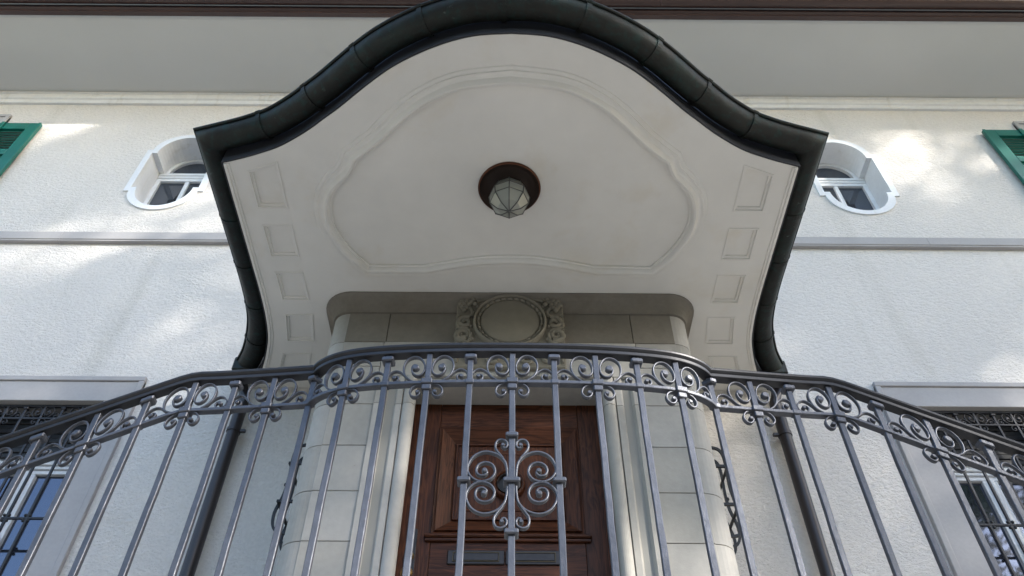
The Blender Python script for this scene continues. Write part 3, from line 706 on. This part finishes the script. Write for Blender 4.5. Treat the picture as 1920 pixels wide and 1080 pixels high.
def cblock(line, s, t0, t1, hw, hd, c=.003, follow=True):
    """chamfered block on the line, following its slope"""
    v = MB(); rings = []
    for (t, k) in ((t0, c), (t0 + c, 0), (t1 - c, 0), (t1, c)):
        a, d = hw - k, hd - k; ring = []
        for (ss, dd) in ((-a + c, d), (a - c, d), (a, d - c), (a, -d + c), (a - c, -d), (-a + c, -d), (-a, -d + c), (-a, d - c)):
            if follow: ring.append(line.at(s + ss, t, dd))
            else:
                q = line.at(s, t, 0); n = line.n[0]; ring.append((q[0] + ss, q[1] - dd, q[2]))
        rings.append(ring)
    v.strip(rings); return v

def frieze_bay(line, s, kind, parent, material='iron', scale=1.0):
    if kind == 'scroll':
        for m_ in (-1, 1):
            scroll(line, s, BIG, BIG_EYE, m_, parent, 'large_scroll', material)
            scroll(line, s, SMALL, SMALL_EYE, m_, parent, 'small_scroll', material, .0068, .0027)
            scroll(line, s, LOW, LOW_EYE, m_, parent, 'hanging_curl', material, .0076, .0031)

XR = 0.015
hp = smooth_path([(0, 2.020), (.16, 2.0215), (.31, 2.028), (.45, 2.040), (.55, 2.056), (.62, 2.080), (.668, 2.110), (.697, 2.142)], 5)
hp += smooth_path([(.697, 2.142), (.78, 2.151), (.90, 2.164), (1.04, 2.178), (1.12, 2.183)], 3)[1:]
SL = .525
hp = [(a, b, 0.0) for a, b in hp] + [(1.155, 2.184, -.006), (1.19, 2.184, -.020), (1.24, 2.184, -.046)] + [(1.24 + .12 * k, 2.184, -.046 - .12 * SL * k) for k in range(1, 14)]
LOWZ = 1.7265
def shift(z): return [(-a + XR, b, z + c) for a, b, c in reversed(hp[1:])] + [(a + XR, b, z + c) for a, b, c in hp]
low = Line(shift(LOWZ))           # top of the lower bar
if low.n[len(low.p) // 2].y > 0: FL = -1
else: FL = 1
railing = thing('stair_railing', 'grey wrought iron railing with scroll frieze bowed out in front of the door', 'railing', loc=(0, 0, 0))
def prail(name, prof, material): return sweep(shift(0.0), prof).build(name, material, railing)
prail('handrail', [(-.024, 1.874), (-.020, 1.869), (-.012, 1.863), (.012, 1.863), (.020, 1.869), (.025, 1.8735), (.026, 1.880), (.022, 1.886), (.010, 1.889), (-.010, 1.889), (-.022, 1.886), (-.026, 1.880)], 'rail_iron')
prail('rail_bar', [(-.017, 1.849), (.017, 1.849), (.0185, 1.851), (.0185, 1.8625), (-.0185, 1.8625), (-.0185, 1.851)], 'rail_iron')
prail('lower_bar', [(-.0115, LOWZ - .013), (.0115, LOWZ - .013), (.013, LOWZ - .011), (.013, LOWZ - .0015), (.0115, LOWZ), (-.0115, LOWZ), (-.013, LOWZ - .0015), (-.013, LOWZ - .011)], 'iron')
PX = [0, .1425, .2845, .427, .566, .699, .845, .984, 1.134, 1.279, 1.430, 1.592] + [1.592 + .152 * k for k in range(1, 7)]
def baluster(x, zt, zb, y, parent, material='iron', hw=.0098, c=.0020):
    v = MB(); oc = [(-hw + c, -hw), (hw - c, -hw), (hw, -hw + c), (hw, hw - c), (hw - c, hw), (-hw + c, hw), (-hw, hw - c), (-hw, -hw + c)]
    n = 14; j = random.Random(int((x + 9) * 1000)); rings = []
    for k in range(n + 1):
        z = zb + (zt - zb) * k / n; dx, dy = j.uniform(-.0007, .0007), j.uniform(-.0007, .0007)
        rings.append([(x + a + dx, y + b + dy, z) for a, b in oc])
    v.strip(rings); return v.build('baluster', material, parent)
for i, a in enumerate(PX):
    for s in ((1,) if i == 0 else (-1, 1)):
        x = XR + s * a; ss = low.s_of_x(x); q = low.at(ss, 0, 0); z = q[2]
        bot = LAND + .04 + (z - LOWZ)
        baluster(x, z + (1.850 - LOWZ), bot, q[1], railing)
        if i % 2 == 0:
            frieze_bay(low, ss, 'scroll', railing)
            cblock(low, ss, -.017, .006, .019, .0205, .003).build('collar', 'iron', railing)
            cblock(low, ss, -.040, -.0175, .0155, .0165, .003).build('collar', 'iron', railing)
        else:
            cblock(low, ss, -.016, .003, .0145, .0155, .003).build('collar', 'iron', railing)
            cblock(low, ss, .092, .112, .0205, .0205, .004).build('cap_block', 'iron', railing)
# the middle ornament, laid out round the middle baluster: (dx, z)
ob = [(-.013, 1.350), (-.015, 1.381), (-.022, 1.408), (-.045, 1.432), (-.082, 1.442), (-.117, 1.424), (-.134, 1.385), (-.124, 1.354), (-.097, 1.336), (-.065, 1.343), (-.050, 1.368), (-.058, 1.394), (-.080, 1.403), (-.100, 1.394), (-.107, 1.375), (-.100, 1.359), (-.084, 1.356), (-.074, 1.366), (-.080, 1.375)]
os_ = [(-.026, 1.418), (-.041, 1.438), (-.0500, 1.455), (-.0500, 1.472), (-.043, 1.484), (-.030, 1.487), (-.017, 1.480), (-.0135, 1.466), (-.020, 1.456), (-.028, 1.459)]
orn = part_empty('centre_ornament', railing, 'heart shaped scroll ornament on the middle baluster')
cs = low.s_of_x(XR); ZC = 1.3345
for mir in (1, -1):
    for up in (1, -1):
        f = lambda pts: [(a, (ZC + up * (b - ZC)) - LOWZ) for a, b in pts]
        o = scroll(low, cs, f(ob), None, mir, orn, 'large_scroll', 'iron', .0078, .0036, 4)
        o = scroll(low, cs, f(os_), (-.0275, ZC + up * (1.4665 - ZC) - LOWZ, .0068), mir, orn, 'small_scroll', 'iron', .0078, .0034, 4)
        e = f([(-.0815, 1.3735)])[0]; v = MB(); k = 12
        v.strip([[low.at(cs + mir * (e[0] + .0085 * g_ * math.cos(2 * math.pi * j / k)), e[1] + .0085 * g_ * math.sin(2 * math.pi * j / k), d_) for j in range(k)] for g_, d_ in ((1, -.008), (1, .008), (.6, .0115))]); v.build('scroll_eye', 'iron', orn)
for (ds, zc, hw, hh_) in ((0, 1.3355, .0255, .0085), (0, 1.500, .0195, .0085), (0, 1.166, .0205, .0085), (-.1425, 1.337, .0195, .0085), (.1425, 1.337, .0195, .0085)):
    cblock(low, cs + ds, zc - LOWZ - hh_, zc - LOWZ + hh_, hw, .021, .0035).build('collar', 'iron', orn)
# bottom bar of the railing
sweep(shift(0.0), [(-.013, LAND + .04), (.013, LAND + .04), (.013, LAND + .056), (-.013, LAND + .056)]).build('bottom_bar', 'iron', railing)

# ------------------------------------------------------------------ window grilles of the two windows beside the door
for s, lab in ((-1, 'black scrollwork grille over the window left of the door'), (1, 'black scrollwork grille over the window right of the door')):
    cx = s * WINX; y = W + .035
    t = thing('window_grille', lab, 'window grille', 'scrollwork window grilles')
    ln = Line([(cx - .44, y, 3.622), (cx + .44, y, 3.622)])
    for (za, zb, d) in ((3.722, 3.738, .012), (3.608, 3.622, .010), (2.785, 2.800, .009), (1.66, 1.675, .010)):
        box('cross_bar', cx - .44, cx + .44, y - d, y + d, za, zb, 'rail_iron', t, .002)
    for k in range(-3, 4):
        x = cx + .14 * k
        baluster(x, 3.724, 1.60, y, t, 'rail_iron', .008, .0015)
        if k % 2 == 0:
            sc = .88
            for m_ in (-1, 1):
                for (pp, e, nm) in ((BIG, BIG_EYE, 'large_scroll'), (SMALL, SMALL_EYE, 'small_scroll'), (LOW, LOW_EYE, 'hanging_curl')):
                    scroll(ln, .44 + .14 * k, [(a * .93, b * .86) for a, b in pp], (e[0] * .93, e[1] * .86, e[2] * .9), m_, t, nm, 'rail_iron', .006, .003, 2)
        else: cblock(ln, .44 + .14 * k, .076, .094, .018, .016, .003).build('cap_block', 'rail_iron', t)
        for dz in (-.02, .02):
            v = MB(); v.sphere((x - .016, y - .006, 2.7925 + dz), .011, 8, 5); v.sphere((x + .016, y - .006, 2.7925 + dz), .011, 8, 5); v.build('rosette', 'black_iron', t)

# ------------------------------------------------------------------ bellied grilles on the two flanks of the porch
for s, lab in ((-1, 'black bellied iron grille on the left flank of the porch'), (1, 'black bellied iron grille on the right flank of the porch')):
    t = thing('flank_grille', lab, 'window grille', 'bellied grilles on the porch flanks', (0, 0, 0)); X = 1.073 + CR
    bow = smooth_path([(.0, 2.90), (.055, 2.915), (.095, 2.885), (.105, 2.80), (.100, 2.66), (.108, 2.55), (.130, 2.44), (.118, 2.35), (.070, 2.315), (.0, 2.33)], 4)
    bow = [(o * 1.15, z) for o, z in bow]
    for j, y in enumerate((4.02, 4.14, 4.26, 4.38, 4.50)):
        v = MB(); rings = []
        for i, (o, z) in enumerate(bow):
            a = bow[max(0, i - 1)]; b = bow[min(len(bow) - 1, i + 1)]; d = Vector((b[0] - a[0], b[1] - a[1])).normalized(); h = .0075
            rings.append([(s * (X + o + e * -d.y), y + f, z + e * d.x) for e, f in ((h, -h), (h, h), (-h, h), (-h, -h))])
        v.strip(rings); v.build('bowed_bar', 'black_iron', t)
    for (z, o) in ((2.76, .120), (2.50, .134)):
        v = MB(); v.box(*sorted((s * (X + o - .006), s * (X + o + .008))), 3.98, 4.54, z - .008, z + .008, .002); v.build('cross_bar', 'black_iron', t)
        for y in (3.99, 4.53):
            v = MB(); v.box(*sorted((s * X, s * (X + o))), y - .008, y + .008, z - .008, z + .008); v.build('stay', 'black_iron', t)
    for y in (4.02, 4.14, 4.26, 4.38, 4.50):
        v = MB(); v.sphere((s * (X + .124), y, 2.63), .012, 8, 5); v.build('knot', 'black_iron', t)

# ------------------------------------------------------------------ landing and stairs (below the picture; they carry the railing and throw light up)
stairs = thing('staircase', 'pale stone landing and double flight of steps below the door', 'staircase', loc=(0, 0, 0))
box('landing', -1.22, 1.22, 2.10, W, LAND - .22, LAND, 'step', stairs, .01)
box('landing_wall', -1.18, 1.18, 2.16, W, GROUND, LAND - .221, 'stone', stairs)
for s in (-1, 1):
    for k in range(14):
        z = LAND - .166 * (k + 1); x0 = 1.221 + .316 * k
        lo, hi = sorted((s * x0, s * (x0 + .33))); box('step', lo, hi, 2.10, 3.70, z - .165, z, 'step', stairs, .006)
        box('step_wall', *sorted((s * x0, s * (x0 + .315))), 2.16, 3.66, GROUND, z - .166, 'stone', stairs)

# ------------------------------------------------------------------ garden trees that shade the facade from the right
def tree(label, base, h, crown, n, seed, group='garden trees in front of the villa'):
    r = random.Random(seed)
    t = thing('garden_tree', label, 'tree', group, base)
    v = MB(); v.tube([(0, 0, -.2), (.05, 0, h * .25), (-.05, .1, h * .5), (.1, 0, h * .8)], [.34, .26, .20, .08], 12)
    for k in range(14):
        a = r.uniform(0, 6.28); z0 = h * r.uniform(.3, .65); L_ = r.uniform(.45, .85)
        e = (crown[0] * L_ * math.cos(a), crown[1] * L_ * math.sin(a), h * .66 + crown[2] * r.uniform(-.5, .6))
        v.tube([(0, 0, z0), (e[0] * .5, e[1] * .5, (z0 + e[2]) / 2 + .2), e], [.10, .065, .02], 7)
    v.build('trunk', 'bark', t)
    # clumps of leaves through the crown's volume
    verts = []; faces = []
    cl = []
    while len(cl) < 46:
        p = Vector((r.uniform(-1, 1), r.uniform(-1, 1), r.uniform(-1, 1)))
        if p.length <= 1 and p.length > .25: cl.append(Vector((p.x * crown[0], p.y * crown[1], h * .66 + p.z * crown[2])))
    for i in range(n):
        c = cl[r.randrange(len(cl))]
        p = c + Vector((r.gauss(0, .46), r.gauss(0, .46), r.gauss(0, .36)))
        u = Vector((r.uniform(-1, 1), r.uniform(-1, 1), r.uniform(-.6, .6))).normalized(); w_ = u.cross(Vector((r.uniform(-1, 1), r.uniform(-1, 1), r.uniform(-1, 1)))).normalized()
        a = r.uniform(.09, .17); b = a * .62; k = len(verts)
        verts += [tuple(p - u * a), tuple(p + w_ * b), tuple(p + u * a), tuple(p - w_ * b)]; faces.append((k, k + 1, k + 2, k + 3))
    me = bpy.data.meshes.new('crown'); me.from_pydata(verts, [], faces); link('crown', me, 'leaf', t)
    return t
tree('broad garden tree standing right of the steps, nearest the house', (10.2, -8.0, GROUND), 23.0, (4.4, 3.8, 5.6), 7800, 3)
tree('middle one of the three tall garden trees right of the steps', (15.8, -9.0, GROUND), 23.8, (4.4, 3.8, 5.8), 7800, 5)
tree('tall garden tree farthest right across the gravel', (21.2, -8.6, GROUND), 23.4, (4.5, 3.8, 5.8), 7800, 9)

# unseen tall hedge, added to block low sky and darken the porch frieze
hedge = thing('sky_blocking_hedge', 'tall dark green hedge, unseen, added to block low sky opposite the house', 'hedge', loc=(0, -19, GROUND))
r = random.Random(21); v = MB(); nx, nz = 60, 8; g_ = []
for k in range(nz + 1):
    for i in range(nx + 1): g_.append((-60 + 120 * i / nx, .8 + r.uniform(-.3, .3), 9.0 * k / nz + (r.uniform(-.3, .5) if k == nz else 0)))
v.add(g_, [(k * (nx + 1) + i, k * (nx + 1) + i + 1, (k + 1) * (nx + 1) + i + 1, (k + 1) * (nx + 1) + i) for k in range(nz) for i in range(nx)]); v.box(-60, 60, -1.2, .3, 0, 8.7)
v.build('branch_mass', 'leaf', hedge)
verts = []; faces = []
for i in range(18000):
    p = Vector((r.uniform(-60, 60), .9 + r.gauss(0, .25), r.uniform(0, 9.3))); u = Vector((r.uniform(-1, 1), r.uniform(-1, 1), r.uniform(-1, 1))).normalized(); w_ = u.cross(Vector((r.random(), r.random(), r.random()))).normalized()
    a = r.uniform(.14, .3); k = len(verts); verts += [tuple(p - u * a), tuple(p + w_ * a * .6), tuple(p + u * a), tuple(p - w_ * a * .6)]; faces.append((k, k + 1, k + 2, k + 3))
me = bpy.data.meshes.new('foliage'); me.from_pydata(verts, [], faces); link('foliage', me, 'leaf', hedge, 'stuff')
